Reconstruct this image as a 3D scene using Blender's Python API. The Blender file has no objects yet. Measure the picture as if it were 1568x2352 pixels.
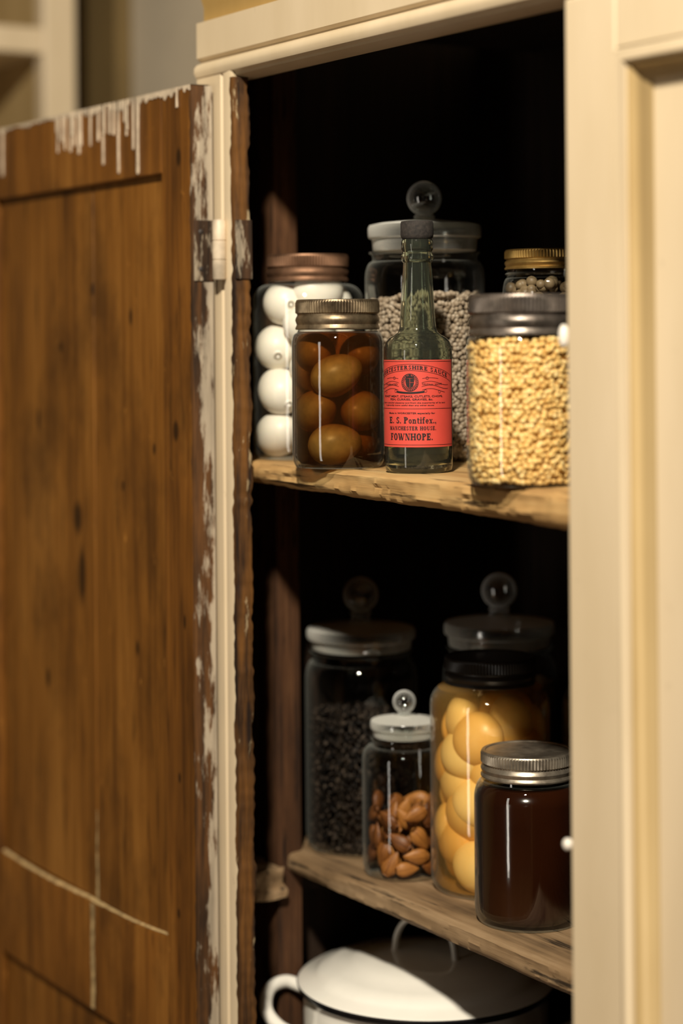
import bpy, bmesh, math, random
import numpy as np
from mathutils import Vector, Matrix, noise
random.seed(7); rng = np.random.default_rng(5)
SC = bpy.context.scene; COL = SC.collection
PI = math.pi
CAMZ = 1.45
TH = math.atan2(4600, 2884); CT, ST = math.cos(TH), math.sin(TH)
RIGHT = Vector((CT, ST, 0)); TOCAM = Vector((ST, -CT, 0))     # sideways / towards the viewer's side of the room
S1 = CAMZ - .118; S2 = CAMZ - .52; S3 = .69                    # shelf tops
def Z(v): return CAMZ + v

# ------------------------------------------------------------------ materials
class M:
    def __init__(s, name):
        s.m = bpy.data.materials.new(name); s.m.use_nodes = True
        s.t = s.m.node_tree; s.t.nodes.clear()
        s.out = s.n('ShaderNodeOutputMaterial')
    def n(s, typ, **kw):
        x = s.t.nodes.new(typ)
        for k, v in kw.items(): setattr(x, k, v)
        return x
    def l(s, a, b): s.t.links.new(a, b)
    def coords(s, scale=(1,1,1), loc=(0,0,0)):
        tc = s.n('ShaderNodeTexCoord'); mp = s.n('ShaderNodeMapping')
        mp.inputs['Scale'].default_value = scale; mp.inputs['Location'].default_value = loc
        s.l(tc.outputs['Object'], mp.inputs['Vector']); return mp.outputs['Vector']
    def noise(s, vec, scale=5, detail=4, rough=.55):
        x = s.n('ShaderNodeTexNoise'); x.inputs['Scale'].default_value = scale
        x.inputs['Detail'].default_value = detail; x.inputs['Roughness'].default_value = rough
        s.l(vec, x.inputs['Vector']); return x.outputs['Fac']
    def ramp(s, fac, stops):
        r = s.n('ShaderNodeValToRGB'); e = r.color_ramp.elements
        while len(e) < len(stops): e.new(.5)
        for i, (p, c) in enumerate(stops):
            e[i].position = p; e[i].color = (*c, 1) if len(c) == 3 else c
        s.l(fac, r.inputs['Fac']); return r.outputs['Color']
    def math(s, op, a, b=None):
        x = s.n('ShaderNodeMath', operation=op)
        for i, v in enumerate((a, b)):
            if v is None: continue
            if isinstance(v, (int, float)): x.inputs[i].default_value = v
            else: s.l(v, x.inputs[i])
        return x.outputs[0]
    def mix(s, fac, a, b, mode='MIX'):
        x = s.n('ShaderNodeMix', data_type='RGBA', blend_type=mode)
        for sock, v in ((x.inputs[0], fac), (x.inputs[6], a), (x.inputs[7], b)):
            if isinstance(v, (int, float)): sock.default_value = v
            elif isinstance(v, tuple): sock.default_value = (*v, 1)
            else: s.l(v, sock)
        return x.outputs[2]
    def principled(s, color, rough=.5, metal=0, bump=None, bstr=.3, bdist=.002, spec=.5, trans=0, ior=1.5, sss=0, coat=0):
        p = s.n('ShaderNodeBsdfPrincipled')
        for sock, v in (('Base Color', color), ('Roughness', rough), ('Metallic', metal)):
            if isinstance(v, tuple): p.inputs[sock].default_value = (*v, 1)
            elif isinstance(v, (int, float)): p.inputs[sock].default_value = v
            else: s.l(v, p.inputs[sock])
        p.inputs['Specular IOR Level'].default_value = spec
        p.inputs['Transmission Weight'].default_value = trans
        p.inputs['IOR'].default_value = ior
        p.inputs['Coat Weight'].default_value = coat
        if sss:
            p.inputs['Subsurface Weight'].default_value = sss
            p.inputs['Subsurface Radius'].default_value = (1, .6, .3); p.inputs['Subsurface Scale'].default_value = .01
        if bump is not None:
            b = s.n('ShaderNodeBump'); b.inputs['Strength'].default_value = bstr; b.inputs['Distance'].default_value = bdist
            s.l(bump, b.inputs['Height']); s.l(b.outputs[0], p.inputs['Normal'])
        s.l(p.outputs[0], s.out.inputs['Surface']); return s.m

def mat_plain(name, c, rough=.5, metal=0, spec=.5, var=.15, sc=40, **kw):
    m = M(name); v = m.noise(m.coords(), sc, 3)
    lo = tuple(x*(1-var) for x in c); hi = tuple(min(1, x*(1+var)) for x in c)
    return m.principled(m.ramp(v, [(.3, lo), (.7, hi)]), rough, metal, bump=v, bstr=.15, bdist=.0008, spec=spec, **kw)

def mat_wood(name, dark, mid, light, axis='Z', rough=.6, knots=(), fine=90, bstr=.25, blot=3, cracks=0, stains=0):
    m = M(name)
    st = {'Z': (1, 1, .045), 'X': (.045, 1, 1), 'Y': (1, .045, 1)}[axis]
    g = m.noise(m.coords(st), fine, 5, .65)
    g2 = m.noise(m.coords(tuple(s*1 if s < .5 else s for s in st), (3, 1, 2)), fine*.22, 3, .5)
    b = m.noise(m.coords((1, 1, .4) if axis == 'Z' else (.5, 1, 1)), blot, 4, .6)
    f = m.math('ADD', m.math('MULTIPLY', g, .42), m.math('ADD', m.math('MULTIPLY', g2, .30), m.math('MULTIPLY', b, .38)))
    c = m.ramp(f, [(.40, dark), (.55, mid), (.72, light)])
    if cracks:
        k = m.noise(m.coords(tuple(s*1.5 if s < .5 else s for s in st), (7, 3, 1)), fine*1.6, 4, .6)
        c = m.mix(m.ramp(k, [(.33, (cracks,)*3), (.41, (0, 0, 0))]), c, tuple(x*.2 for x in dark))
    if stains:
        k = m.noise(m.coords((1, 1, .5), (4, 2, 9)), 8, 6, .65)
        c = m.mix(m.ramp(k, [(.50, (0, 0, 0)), (.68, (stains,)*3)]), c, tuple(x*.7 for x in dark))
        k = m.noise(m.coords((1.6, 1, .5), (1, 7, 3)), 60, 5, .7)
        c = m.mix(m.ramp(k, [(.66, (0, 0, 0)), (.76, (stains,)*3)]), c, tuple(min(1, x*1.6) for x in light))
    for (kx, ky, kz, sx, sz) in knots:
        tc = m.coords((1/sx, .01, 1/sz), (-kx/sx, 0, -kz/sz))
        ln = m.n('ShaderNodeVectorMath', operation='LENGTH'); m.l(tc, ln.inputs[0])
        w = m.math('ADD', ln.outputs['Value'], m.math('MULTIPLY', g2, .8))
        k = m.ramp(w, [(.7, (1, 1, 1)), (1.5, (0, 0, 0))])
        c = m.mix(m.math('MULTIPLY', k, .85), c, tuple(x*.22 for x in dark))
    return m.principled(c, rough, 0, bump=g, bstr=bstr, bdist=.001, spec=.3)

def mat_paint(name, c, shade, rough=.42):
    m = M(name); v = m.noise(m.coords((1, 1, .25)), 14, 4); f = m.noise(m.coords((1, 1, .1)), 160, 3)
    d = m.noise(m.coords((1, 1, .5)), 55, 5, .7)
    col = m.ramp(v, [(.3, shade), (.65, c)])
    col = m.mix(m.ramp(d, [(.24, (.7, .7, .7)), (.33, (0, 0, 0))]), col, tuple(x*.5 for x in shade))
    return m.principled(col, rough, 0, bump=f, bstr=.12, bdist=.0008, spec=.45)

def mat_worn(name, paint, wood1, wood2, lo, hi, sc=30, st=(1, 1, .25), ygrad=None, rough=.65):
    m = M(name); n1 = m.noise(m.coords(st), sc, 6, .65); n2 = m.noise(m.coords((1, 1, .08)), 120, 4)
    w = m.ramp(n2, [(.35, wood1), (.65, wood2)])
    val = n1
    if ygrad:
        sp = m.n('ShaderNodeSeparateXYZ'); m.l(m.coords(), sp.inputs[0])
        mr = m.n('ShaderNodeMapRange'); m.l(sp.outputs['Y'], mr.inputs[0])
        for i, v in enumerate((ygrad[0], ygrad[1], -ygrad[2], ygrad[2])): mr.inputs[i+1].default_value = v
        val = m.math('ADD', n1, mr.outputs[0])
    k = m.ramp(val, [(lo, (0, 0, 0)), (hi, (1, 1, 1))])
    pc = m.ramp(n2, [(.3, tuple(x*.55 for x in paint)), (.6, paint)])
    return m.principled(m.mix(k, w, pc), rough, 0, bump=n1, bstr=.5, bdist=.0012, spec=.3)

def mat_glass_thin(name, tint, edge, rough=.018, base=.055, rim=.85, pw=3.6, pale_edge=.30, hc=(.62, .64, .58), hp=5.0):
    """thin blown glass: clear when faced, mirror-like at its edges, where a pale rim paints in room reflections"""
    m = M(name)
    lw = m.n('ShaderNodeLayerWeight'); lw.inputs['Blend'].default_value = .5
    fc = lw.outputs['Facing']
    p4 = m.math('POWER', fc, pw); p3 = m.math('POWER', fc, 3.0); p5 = m.math('POWER', fc, hp)
    tr = m.n('ShaderNodeBsdfTransparent'); m.l(m.mix(p3, tint, edge), tr.inputs['Color'])
    gl = m.n('ShaderNodeBsdfGlossy'); gl.inputs['Roughness'].default_value = rough
    nz = m.noise(m.coords(), 40, 2); bp = m.n('ShaderNodeBump'); bp.inputs['Strength'].default_value = .08; bp.inputs['Distance'].default_value = .002
    m.l(nz, bp.inputs['Height']); m.l(bp.outputs[0], gl.inputs['Normal'])
    mx = m.n('ShaderNodeMixShader'); m.l(m.math('ADD', m.math('MULTIPLY', p4, rim), base), mx.inputs[0])
    m.l(tr.outputs[0], mx.inputs[1]); m.l(gl.outputs[0], mx.inputs[2])
    df = m.n('ShaderNodeBsdfDiffuse'); df.inputs[0].default_value = (*hc, 1)
    m2 = m.n('ShaderNodeMixShader'); m.l(m.math('MULTIPLY', p5, pale_edge), m2.inputs[0])  # diffuse edge paints in bright room reflections; on ground glass, cloudiness
    m.l(mx.outputs[0], m2.inputs[1]); m.l(df.outputs[0], m2.inputs[2]); m.l(m2.outputs[0], m.out.inputs['Surface'])
    return m.m

def mat_glass(name, c, rough=.015, ior=1.47, b=.05, tw=1):
    m = M(name); nz = m.noise(m.coords(), 60, 2)
    return m.principled(c, rough, 0, bump=nz, bstr=b, bdist=.002, trans=tw, ior=ior)

def mat_liquid(name, c, dens, surf=(1, 1, 1), milk=(0, 0, 0), mk=0.0, edge=0.0):
    """clear coloured liquid; its surface clouds over towards the sides of the jar"""
    m = M(name)
    tr = m.n('ShaderNodeBsdfTransparent'); tr.inputs[0].default_value = (*surf, 1)
    df = m.n('ShaderNodeBsdfDiffuse'); df.inputs[0].default_value = (*milk, 1)
    lw = m.n('ShaderNodeLayerWeight'); lw.inputs['Blend'].default_value = .5
    mx = m.n('ShaderNodeMixShader'); m.l(m.math('ADD', m.math('MULTIPLY', m.math('POWER', lw.outputs['Facing'], 2.0), edge), mk), mx.inputs[0])
    m.l(tr.outputs[0], mx.inputs[1]); m.l(df.outputs[0], mx.inputs[2]); m.l(mx.outputs[0], m.out.inputs['Surface'])
    va = m.n('ShaderNodeVolumeAbsorption'); va.inputs['Color'].default_value = (*c, 1); va.inputs['Density'].default_value = dens
    m.l(va.outputs[0], m.out.inputs['Volume']); return m.m

def mat_metal(name, c, c2, rough=.35):
    m = M(name); v = m.noise(m.coords(), 90, 5, .65); w = m.noise(m.coords(), 30, 4, .65)
    return m.principled(m.ramp(w, [(.38, c2), (.60, c)]), m.math('ADD', m.math('MULTIPLY', v, .3), rough-.1), .85, bump=v, bstr=.15, bdist=.0006)

m_cream = mat_paint('cream paint', (.64, .52, .355), (.57, .455, .295))
m_cream_shaded = mat_paint('shade-tinted cream paint', (.44, .285, .10), (.34, .21, .065))  # ochre tint paints the shade on the cream cornice
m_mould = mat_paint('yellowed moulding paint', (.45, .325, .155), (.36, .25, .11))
m_drip = mat_plain('dried white paint', (.54, .44, .32), .5, var=.35)
m_filler_highlight = mat_plain('cream filler and highlight', (.42, .30, .14), .6, var=.5, sc=120)
m_edge_worn = mat_worn('worn painted edge', (.42, .35, .26), (.026, .013, .006), (.12, .050, .014), .50, .58, 75, st=(1, 1, .22), ygrad=(-.222, -.200, .13))
m_stile_raw = mat_worn('raw stile edge', (.46, .35, .20), (.014, .007, .004), (.15, .062, .013), .62, .67, 60)
m_hinge = mat_worn('dark rusted hinge leaf', (.38, .31, .22), (.016, .009, .005), (.075, .036, .016), .55, .63, 90)
m_door = mat_wood('old pine door', (.055, .019, .003), (.175, .065, .009), (.29, .125, .023), 'Z', .5, fine=90, blot=7, bstr=.4, cracks=.6, stains=.75,
                  knots=[(-.49, 0, 1.62, .008, .016), (-.50, 0, 1.36, .010, .018), (-.498, 0, 1.03, .005, .010), (-.485, 0, 1.18, .004, .012), (-.502, 0, .90, .006, .01)])
m_panel = mat_wood('old pine door panel', (.058, .020, .003), (.190, .073, .010), (.31, .135, .025), 'Z', .5, fine=85, blot=6, bstr=.4, cracks=.6, stains=.70,
                   knots=[(-.21, 0, .47, .008, .018), (-.33, 0, .20, .018, .060), (-.34, 0, .26, .022, .035), (-.30, 0, .50, .009, .016), (-.20, 0, .14, .008, .018), (-.16, 0, .34, .007, .013), (-.44, 0, .36, .010, .03),
                          (-.38, 0, .44, .009, .014), (-.42, 0, .08, .012, .025), (-.23, 0, .30, .006, .012)])
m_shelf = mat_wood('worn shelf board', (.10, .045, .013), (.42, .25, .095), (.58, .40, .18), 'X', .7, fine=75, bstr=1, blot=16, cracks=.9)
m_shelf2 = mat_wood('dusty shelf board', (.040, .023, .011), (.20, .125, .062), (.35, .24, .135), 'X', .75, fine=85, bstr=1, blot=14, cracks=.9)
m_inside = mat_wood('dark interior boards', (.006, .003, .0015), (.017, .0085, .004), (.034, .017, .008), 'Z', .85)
m_post = mat_wood('reddish brown post', (.010, .004, .0015), (.065, .026, .009), (.17, .078, .032), 'Z', .85, cracks=1, fine=140, bstr=1, blot=14)
m_black = mat_plain('dark iron', (.03, .022, .018), .6)
m_white = mat_plain('white lacquer', (.80, .74, .65), .4)
m_glass = mat_glass_thin('clear jar glass', (.955, .965, .95), (.30, .33, .29), base=.075, pale_edge=.38)
m_glass_dark = mat_glass_thin('grey jar glass', (.95, .955, .945), (.25, .27, .25), base=.055, rim=1.0, pw=3.6, pale_edge=.50, hp=4.6)
m_solid = mat_glass_thin('thick clear glass', (.90, .92, .90), (.10, .11, .10), rough=.05, base=.14, rim=.9, pw=2.0, pale_edge=1.0, hc=(1, 1, .96), hp=2.0)
m_frost = mat_glass_thin('cloudy ground glass', (.80, .82, .79), (.25, .27, .25), rough=.12, base=.16, rim=.8, pw=2.4, pale_edge=.80, hc=(.82, .81, .74), hp=1.0)
m_bottle = mat_glass('green bottle glass', (.66, .72, .60), .03, b=.03, tw=.985)
m_sauce = mat_plain('dark sauce', (.010, .005, .003), .2)
m_cork = mat_plain('blackened cork', (.022, .017, .014), .85, var=.6, sc=300)
m_red = mat_plain('red paper', (.60, .060, .040), .65, var=.06)
m_ink = mat_plain('dark ink', (.012, .004, .004), .7)
m_bronze = mat_metal('brown tinned lid', (.22, .12, .07), (.12, .065, .037), .5)
m_grey_bronze = mat_metal('grey bronze lid', (.36, .275, .17), (.12, .085, .052), .36)
m_zinc = mat_metal('dull zinc lid', (.26, .215, .18), (.095, .08, .068), .34)
m_gold = mat_metal('brassy lid', (.50, .32, .10), (.30, .18, .05), .4)
m_dark_lid = mat_plain('blackened lid', (.014, .011, .009), .42)
m_silver = mat_metal('silver lid', (.54, .47, .37), (.24, .20, .155), .32)
m_egg = mat_plain('white egg', (.88, .82, .72), .42, var=.03, sss=.15)
m_brown_egg = mat_plain('brown pickled egg', (.50, .375, .165), .38, var=.3, sc=60)
m_vinegar = mat_liquid('brown vinegar', (.73, .43, .11), 60, (.86, .74, .51), (.050, .018, .0045), .28, .75)
m_syrup = mat_liquid('amber syrup', (.96, .72, .30), 14, (.99, .95, .84), (.72, .40, .10), .12, .26)
def _peach():
    m = M('peach flesh'); v = m.noise(m.coords(), 35, 3); oi = m.n('ShaderNodeObjectInfo')
    f = m.math('ADD', m.math('MULTIPLY', v, .4), m.math('MULTIPLY', oi.outputs['Random'], .6))
    return m.principled(m.ramp(f, [(.2, (.84, .48, .13)), (.5, (.95, .64, .23)), (.8, (.98, .75, .34))]), .36, spec=.45, sss=.12)
m_peach = _peach()
m_honey = mat_plain('dark preserve', (.020, .0050, .0016), .12, var=.35, sc=8)
m_enamel = mat_plain('white enamel', (.86, .83, .75), .12, var=.02, coat=.5)
m_rim = mat_plain('black enamel rim', (.012, .012, .014), .25)
def mat_grain(name, a, b, c, sc, rough=.5, spec=.4):
    m = M(name); v = m.noise(m.coords(), sc, 2)
    return m.principled(m.ramp(v, [(.3, a), (.5, b), (.7, c)]), rough, spec=spec)
m_lentil = mat_grain('yellow split peas', (.66, .38, .11), (.86, .57, .21), (.95, .74, .37), 150, .7, .2)
m_barley = mat_grain('pearl barley', (.22, .16, .10), (.36, .28, .20), (.50, .42, .33), 150)
m_blackbean = mat_grain('black dried fruit', (.0015, .0012, .001), (.007, .005, .004), (.085, .062, .045), 190, .6, .12)
m_pea = mat_grain('dried peas', (.07, .048, .025), (.16, .11, .06), (.25, .18, .10), 60)
m_oat = mat_grain('tan grain', (.20, .12, .05), (.34, .22, .10), (.45, .30, .15), 120)
def _alm():
    m = M('almond skin'); g = m.noise(m.coords((1, 1, .12)), 600, 4)
    oi = m.n('ShaderNodeObjectInfo')
    f = m.math('ADD', m.math('MULTIPLY', g, .6), m.math('MULTIPLY', oi.outputs['Random'], .4))
    return m.principled(m.ramp(f, [(.30, (.07, .019, .003)), (.5, (.21, .070, .011)), (.70, (.42, .170, .034))]), .5, bump=g, bstr=.45, bdist=.0006)
m_almond = _alm()
m_wall = mat_plain('plaster wall', (.50, .43, .32), .8, var=.06, sc=6)
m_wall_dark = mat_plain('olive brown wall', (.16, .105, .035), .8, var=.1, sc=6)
m_floor = mat_wood('floorboards', (.06, .03, .012), (.14, .075, .03), (.2, .11, .05), 'Y')

# ------------------------------------------------------------------ mesh helpers
def mesh_obj(name, verts, faces, mat, parent=None, origin=(0,0,0), smooth=None, bevel=0, seg=2):
    me = bpy.data.meshes.new(name)
    o3 = Vector(origin)
    me.from_pydata([tuple(Vector(v)-o3) for v in verts], [], faces); me.update()
    bm = bmesh.new(); bm.from_mesh(me); bmesh.ops.recalc_face_normals(bm, faces=bm.faces); bm.to_mesh(me); bm.free()
    if smooth is not None:
        for p in me.polygons: p.use_smooth = True
        me.set_sharp_from_angle(angle=math.radians(smooth))
    me.materials.append(mat)
    o = bpy.data.objects.new(name, me); COL.objects.link(o)
    if parent: o.parent = parent
    if bevel:
        b = o.modifiers.new('bevel', 'BEVEL'); b.width = bevel; b.segments = seg; b.limit_method = 'ANGLE'
    return o
def cat(*parts):
    V, Fs = [], []
    for v, f in parts:
        k = len(V); V += list(v); Fs += [tuple(i+k for i in q) for q in f]
    return V, Fs
def box(x0, x1, y0, y1, z0, z1):
    v = [(x, y, z) for x in (x0, x1) for y in (y0, y1) for z in (z0, z1)]
    return v, [(0,1,3,2), (4,6,7,5), (0,4,5,1), (2,3,7,6), (0,2,6,4), (1,5,7,3)]
def prism(poly, a0, a1, axis):
    """poly of 2-D points extruded along axis: X -> (y,z), Z -> (x,y), Y -> (x,z)"""
    def mk(p, a): return {'X': (a, p[0], p[1]), 'Z': (p[0], p[1], a), 'Y': (p[0], a, p[1])}[axis]
    n = len(poly); v = [mk(p, a0) for p in poly] + [mk(p, a1) for p in poly]
    f = [tuple(range(n)), tuple(range(2*n-1, n-1, -1))] + [(i, (i+1) % n, (i+1) % n+n, i+n) for i in range(n)]
    return v, f
def lathe(prof, seg=72, ribs=0, c=(0,0,0), closed=False):
    V, Fs, rows = [], [], []
    for p in prof:
        r, z = p[0], p[1]; amp = p[2] if len(p) > 2 else 0
        if r < 1e-6: rows.append([len(V)]); V.append((c[0], c[1], c[2]+z)); continue
        row = []
        for k in range(seg):
            a = 2*PI*k/seg; rr = r+amp*math.cos(ribs*a)
            row.append(len(V)); V.append((c[0]+rr*math.cos(a), c[1]+rr*math.sin(a), c[2]+z))
        rows.append(row)
    prs = list(zip(rows, rows[1:])) + ([(rows[-1], rows[0])] if closed else [])
    for a, b in prs:
        for k in range(seg):
            k2 = (k+1) % seg
            if len(a) == 1 and len(b) == 1: continue
            if len(a) == 1: Fs.append((a[0], b[k], b[k2]))
            elif len(b) == 1: Fs.append((a[k], a[k2], b[0]))
            else: Fs.append((a[k], a[k2], b[k2], b[k]))
    return V, Fs
def tube(path, r, seg=12, flat=1.0):
    P = [Vector(p) for p in path]; V, Fs = [], []
    up0 = Vector((0, 0, 1))
    for i, p in enumerate(P):
        d = (P[min(i+1, len(P)-1)]-P[max(i-1, 0)]).normalized()
        s = d.cross(up0)
        s = s.normalized() if s.length > 1e-3 else Vector((1, 0, 0))
        u = s.cross(d).normalized()
        for k in range(seg):
            a = 2*PI*k/seg; V.append(tuple(p+s*math.cos(a)*r*flat+u*math.sin(a)*r))
    for i in range(len(P)-1):
        for k in range(seg):
            k2 = (k+1) % seg; Fs.append((i*seg+k, i*seg+k2, (i+1)*seg+k2, (i+1)*seg+k))
    Fs.append(tuple(range(seg))); Fs.append(tuple(range(len(V)-1, len(V)-1-seg, -1)))
    return V, Fs
def smooth_path(pts, n=8):
    P = [Vector(p) for p in pts]; out = []
    for i in range(len(P)-1):
        a, b, c, d = P[max(i-1, 0)], P[i], P[i+1], P[min(i+2, len(P)-1)]
        for k in range(n):
            t = k/n
            out.append(.5*((2*b)+(c-a)*t+(2*a-5*b+4*c-d)*t*t+(3*b-a-3*c+d)*t**3))
    out.append(P[-1]); return out
def empty(name, loc, label, category, group=None):
    o = bpy.data.objects.new(name, None); COL.objects.link(o); o.location = loc
    o.empty_display_size = .05
    o['label'] = label; o['category'] = category
    if group: o['group'] = group
    return o
def tag(o, label, category, group=None, kind=None):
    if label: o['label'] = label
    if category: o['category'] = category
    if group: o['group'] = group
    if kind: o['kind'] = kind
    return o
def struct(o): o['kind'] = 'structure'; return o

# ------------------------------------------------------------------ the room
struct(mesh_obj('floor', *box(-3.3, 2.2, -3.2, 1.6, -.05, 0), m_floor))
struct(mesh_obj('wall_back', *box(-3.3, 2.2, 1.5, 1.6, 0, 3.2), m_wall))
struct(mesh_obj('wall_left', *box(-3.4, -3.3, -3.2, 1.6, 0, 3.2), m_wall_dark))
struct(mesh_obj('shade_strip_1', *box(-3.26, -3.05, 1.47, 1.5, 0, 3.2), m_wall_dark, bevel=.004))  # added dark strip standing in for the shade beside the shelving unit

su = empty('shelving_unit', (-3.13, .9, 0), 'cream painted open shelving unit on the far wall behind the open cupboard door', 'shelves')
UO = (-3.13, .9, 0)
for y in (.40, 1.305):
    mesh_obj('side_panel', *box(-3.29, -2.99, y, y+.045, 0, 2.3), m_mould, su, UO, bevel=.003)
    mesh_obj('front_post', *box(-2.99, -2.955, y-.008, y+.048, 0, 2.3), m_cream, su, UO, bevel=.003)
mesh_obj('back_board', *box(-3.298, -3.28, .445, 1.305, 0, 2.3), m_wall_dark, su, UO)  # dark colour puts in the shade under the shelves
for z in (.15, .65, 1.15, 1.50, 1.925, 2.27):
    mesh_obj('shelf', *box(-3.28, -2.962, .446, 1.304, z-.022, z+.02), m_cream, su, UO, bevel=.003)

# ------------------------------------------------------------------ the cupboard
CO = (-1.2, 1.1, 0)
cb = empty('cupboard', CO, 'old cream painted pantry cupboard with one door swung open and one closed', 'cupboard')
XL, XR = -1.79, -.56
def cpart(name, geo, mat, parent=cb, **kw): return mesh_obj(name, geo[0], geo[1], mat, parent, CO, **kw)
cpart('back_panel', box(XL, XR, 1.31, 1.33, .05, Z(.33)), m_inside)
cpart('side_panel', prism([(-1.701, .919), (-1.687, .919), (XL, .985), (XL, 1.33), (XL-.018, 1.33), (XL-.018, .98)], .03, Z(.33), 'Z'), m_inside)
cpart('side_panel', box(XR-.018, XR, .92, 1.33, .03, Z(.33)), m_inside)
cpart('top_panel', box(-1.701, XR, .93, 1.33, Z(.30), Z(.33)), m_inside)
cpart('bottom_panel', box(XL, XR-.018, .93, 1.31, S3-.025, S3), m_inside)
cpart('plinth', box(-1.70, XR, .93, .95, 0, S3-.12), m_cream)
def rail(yz): return [(y, Z(z)) for y, z in yz]
top_rail = prism(rail([(.905, .300), (.905, .266), (.909, .2635), (.909, .2615), (.905, .260), (.9022, .2565), (.9018, .252), (.904, .2475), (.908, .2455), (.9085, .2435), (.918, .241), (.93, .241), (.93, .300)]), -1.701, XR, 'X')
stile_l = prism([(-1.701, .905), (-1.6545, .905), (-1.6530, .908), (-1.6505, .908), (-1.649, .905), (-1.6345, .904), (-1.6315, .9055), (-1.6315, .918), (-1.701, .918)], .03, Z(.2595), 'Z')
bot_rail = box(-1.6285, XR, .905, .93, S3-.13, S3-.01)
stile_r = box(XR-.06, XR, .905, .93, .03, Z(.2405))
leak_plug_r = cat(box(XR-.10, XR-.05, .9185, .93, .03, Z(.2405)), box(-1.10, XR-.05, .9185, .93, Z(.21), Z(.2415)))  # added strips behind the closed door, blocking light leaks
cpart('face_frame', cat(top_rail, stile_l, bot_rail, stile_r, leak_plug_r), m_cream, smooth=35)
# raw inner edge of the left stile, ragged
V, Fs = [], []
N = 420; z0, z1 = .50, Z(.241)
for i in range(N+1):
    z = z0+(z1-z0)*i/N
    w = .0026*noise.noise(Vector((0, 3, z*30)))+.0020*noise.noise(Vector((4, 0, z*120)))
    w2 = .0018*noise.noise(Vector((7, 3, z*45)))+.0014*noise.noise(Vector((1, 8, z*150)))
    V += [(-1.6320, .9060, z), (-1.6330+w, .9036+w*.2, z), (-1.6275+w2*.5, .9042, z), (-1.6262+w*.5, .912, z), (-1.6264+w2, .9195+w*1.2, z), (-1.632, .9205+w, z)]
n = 6
for i in range(N):
    for k in range(n):
        k2 = (k+1) % n; Fs.append((i*n+k, i*n+k2, i*n+n+k2, i*n+n+k))
cpart('stile_edge', (V, Fs), m_stile_raw, smooth=40)
cpart('cornice', prism(rail([(.912, .3002), (.912, .315), (.905, .335), (.905, .40), (1.33, .40), (1.33, .331), (.93, .331), (.93, .3002)]), -1.699, XR, 'X'), m_cream_shaded, smooth=35)
cpart('corner_post', box(XL, -1.7385, 1.011, 1.038, S3, Z(.30)), m_post, bevel=.0015)

def shelf_board(name, front, top, thL, thR, mat, seed, wear):
    nx = 420; V, Fs = [], []; x0, x1 = XL+.001, XR-.02
    for i in range(nx+1):
        x = x0+(x1-x0)*i/nx; k = min(1, max(0, (x+1.70)/.55)); th = thL+(thR-thL)*k
        def nz(j, s=1): return noise.noise(Vector((x*14, j*.7, seed)))*wear*s+noise.noise(Vector((x*90, j*1.3, seed+5)))*wear*.45*s
        b = top-th
        chip = max(0, noise.noise(Vector((x*16, 2, seed+9)))-.35)*.010
        pr = [(1.309, top), (front+.05, top), (front+.014, top-.0002), (front+.004+nz(1, .6)+chip, top-.0010-abs(nz(2, .5))), (front+.0005+nz(3, .7)+chip*.6, top-.004+nz(4, .4)),
              (front+nz(12), top-th*.33), (front+.0008+nz(5), top-th*.5), (front+.0002+nz(6), top-th*.7), (front+.002+nz(7)+chip*.5, b+.003+nz(8, .5)), (front+.007, b+nz(9, .6)+.0005), (front+.03, b), (1.309, b)]
        V += [(x, y, z) for y, z in pr]
    n = 12
    for i in range(nx):
        for k in range(n):
            k2 = (k+1) % n; Fs.append((i*n+k, i*n+k2, (i+1)*n+k2, (i+1)*n+k))
    Fs += [tuple(range(n)), tuple(range(nx*n+n-1, nx*n-1, -1))]
    return cpart(name, (V, Fs), mat, smooth=45)
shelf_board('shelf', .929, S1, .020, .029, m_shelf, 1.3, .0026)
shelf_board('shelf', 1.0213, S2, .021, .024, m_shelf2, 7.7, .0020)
def rough_block(x0, x1, y0, y1, z0, z1, seed):
    bm = bmesh.new(); bmesh.ops.create_cube(bm, size=1)
    bmesh.ops.subdivide_edges(bm, edges=bm.edges, cuts=9, use_grid_fill=True)
    for v in bm.verts:
        v.co = Vector((x0+(v.co.x+.5)*(x1-x0), y0+(v.co.y+.5)*(y1-y0), z0+(v.co.z+.5)*(z1-z0)))
        q = noise.noise(v.co*90+Vector((seed, 0, 0)))*.006
        v.co += Vector((q, noise.noise(v.co*80+Vector((0, seed, 0)))*.006, q*.9))
    V = [tuple(v.co) for v in bm.verts]; bm.verts.ensure_lookup_table(); bm.verts.index_update()
    F_ = [tuple(v.index for v in f.verts) for f in bm.faces]; bm.free(); return V, F_
cpart('shelf_batten', rough_block(-1.788, -1.728, .972, 1.0105, S2-.042, S2-.012, 2), m_shelf2, smooth=30)
cpart('shelf_batten', box(XL+.001, -1.765, 1.04, 1.30, S2-.05, S2-.0235), m_inside)
cpart('shelf_batten', box(XL+.001, -1.765, 1.04, 1.30, S1-.05, S1-.0300), m_inside)

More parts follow.
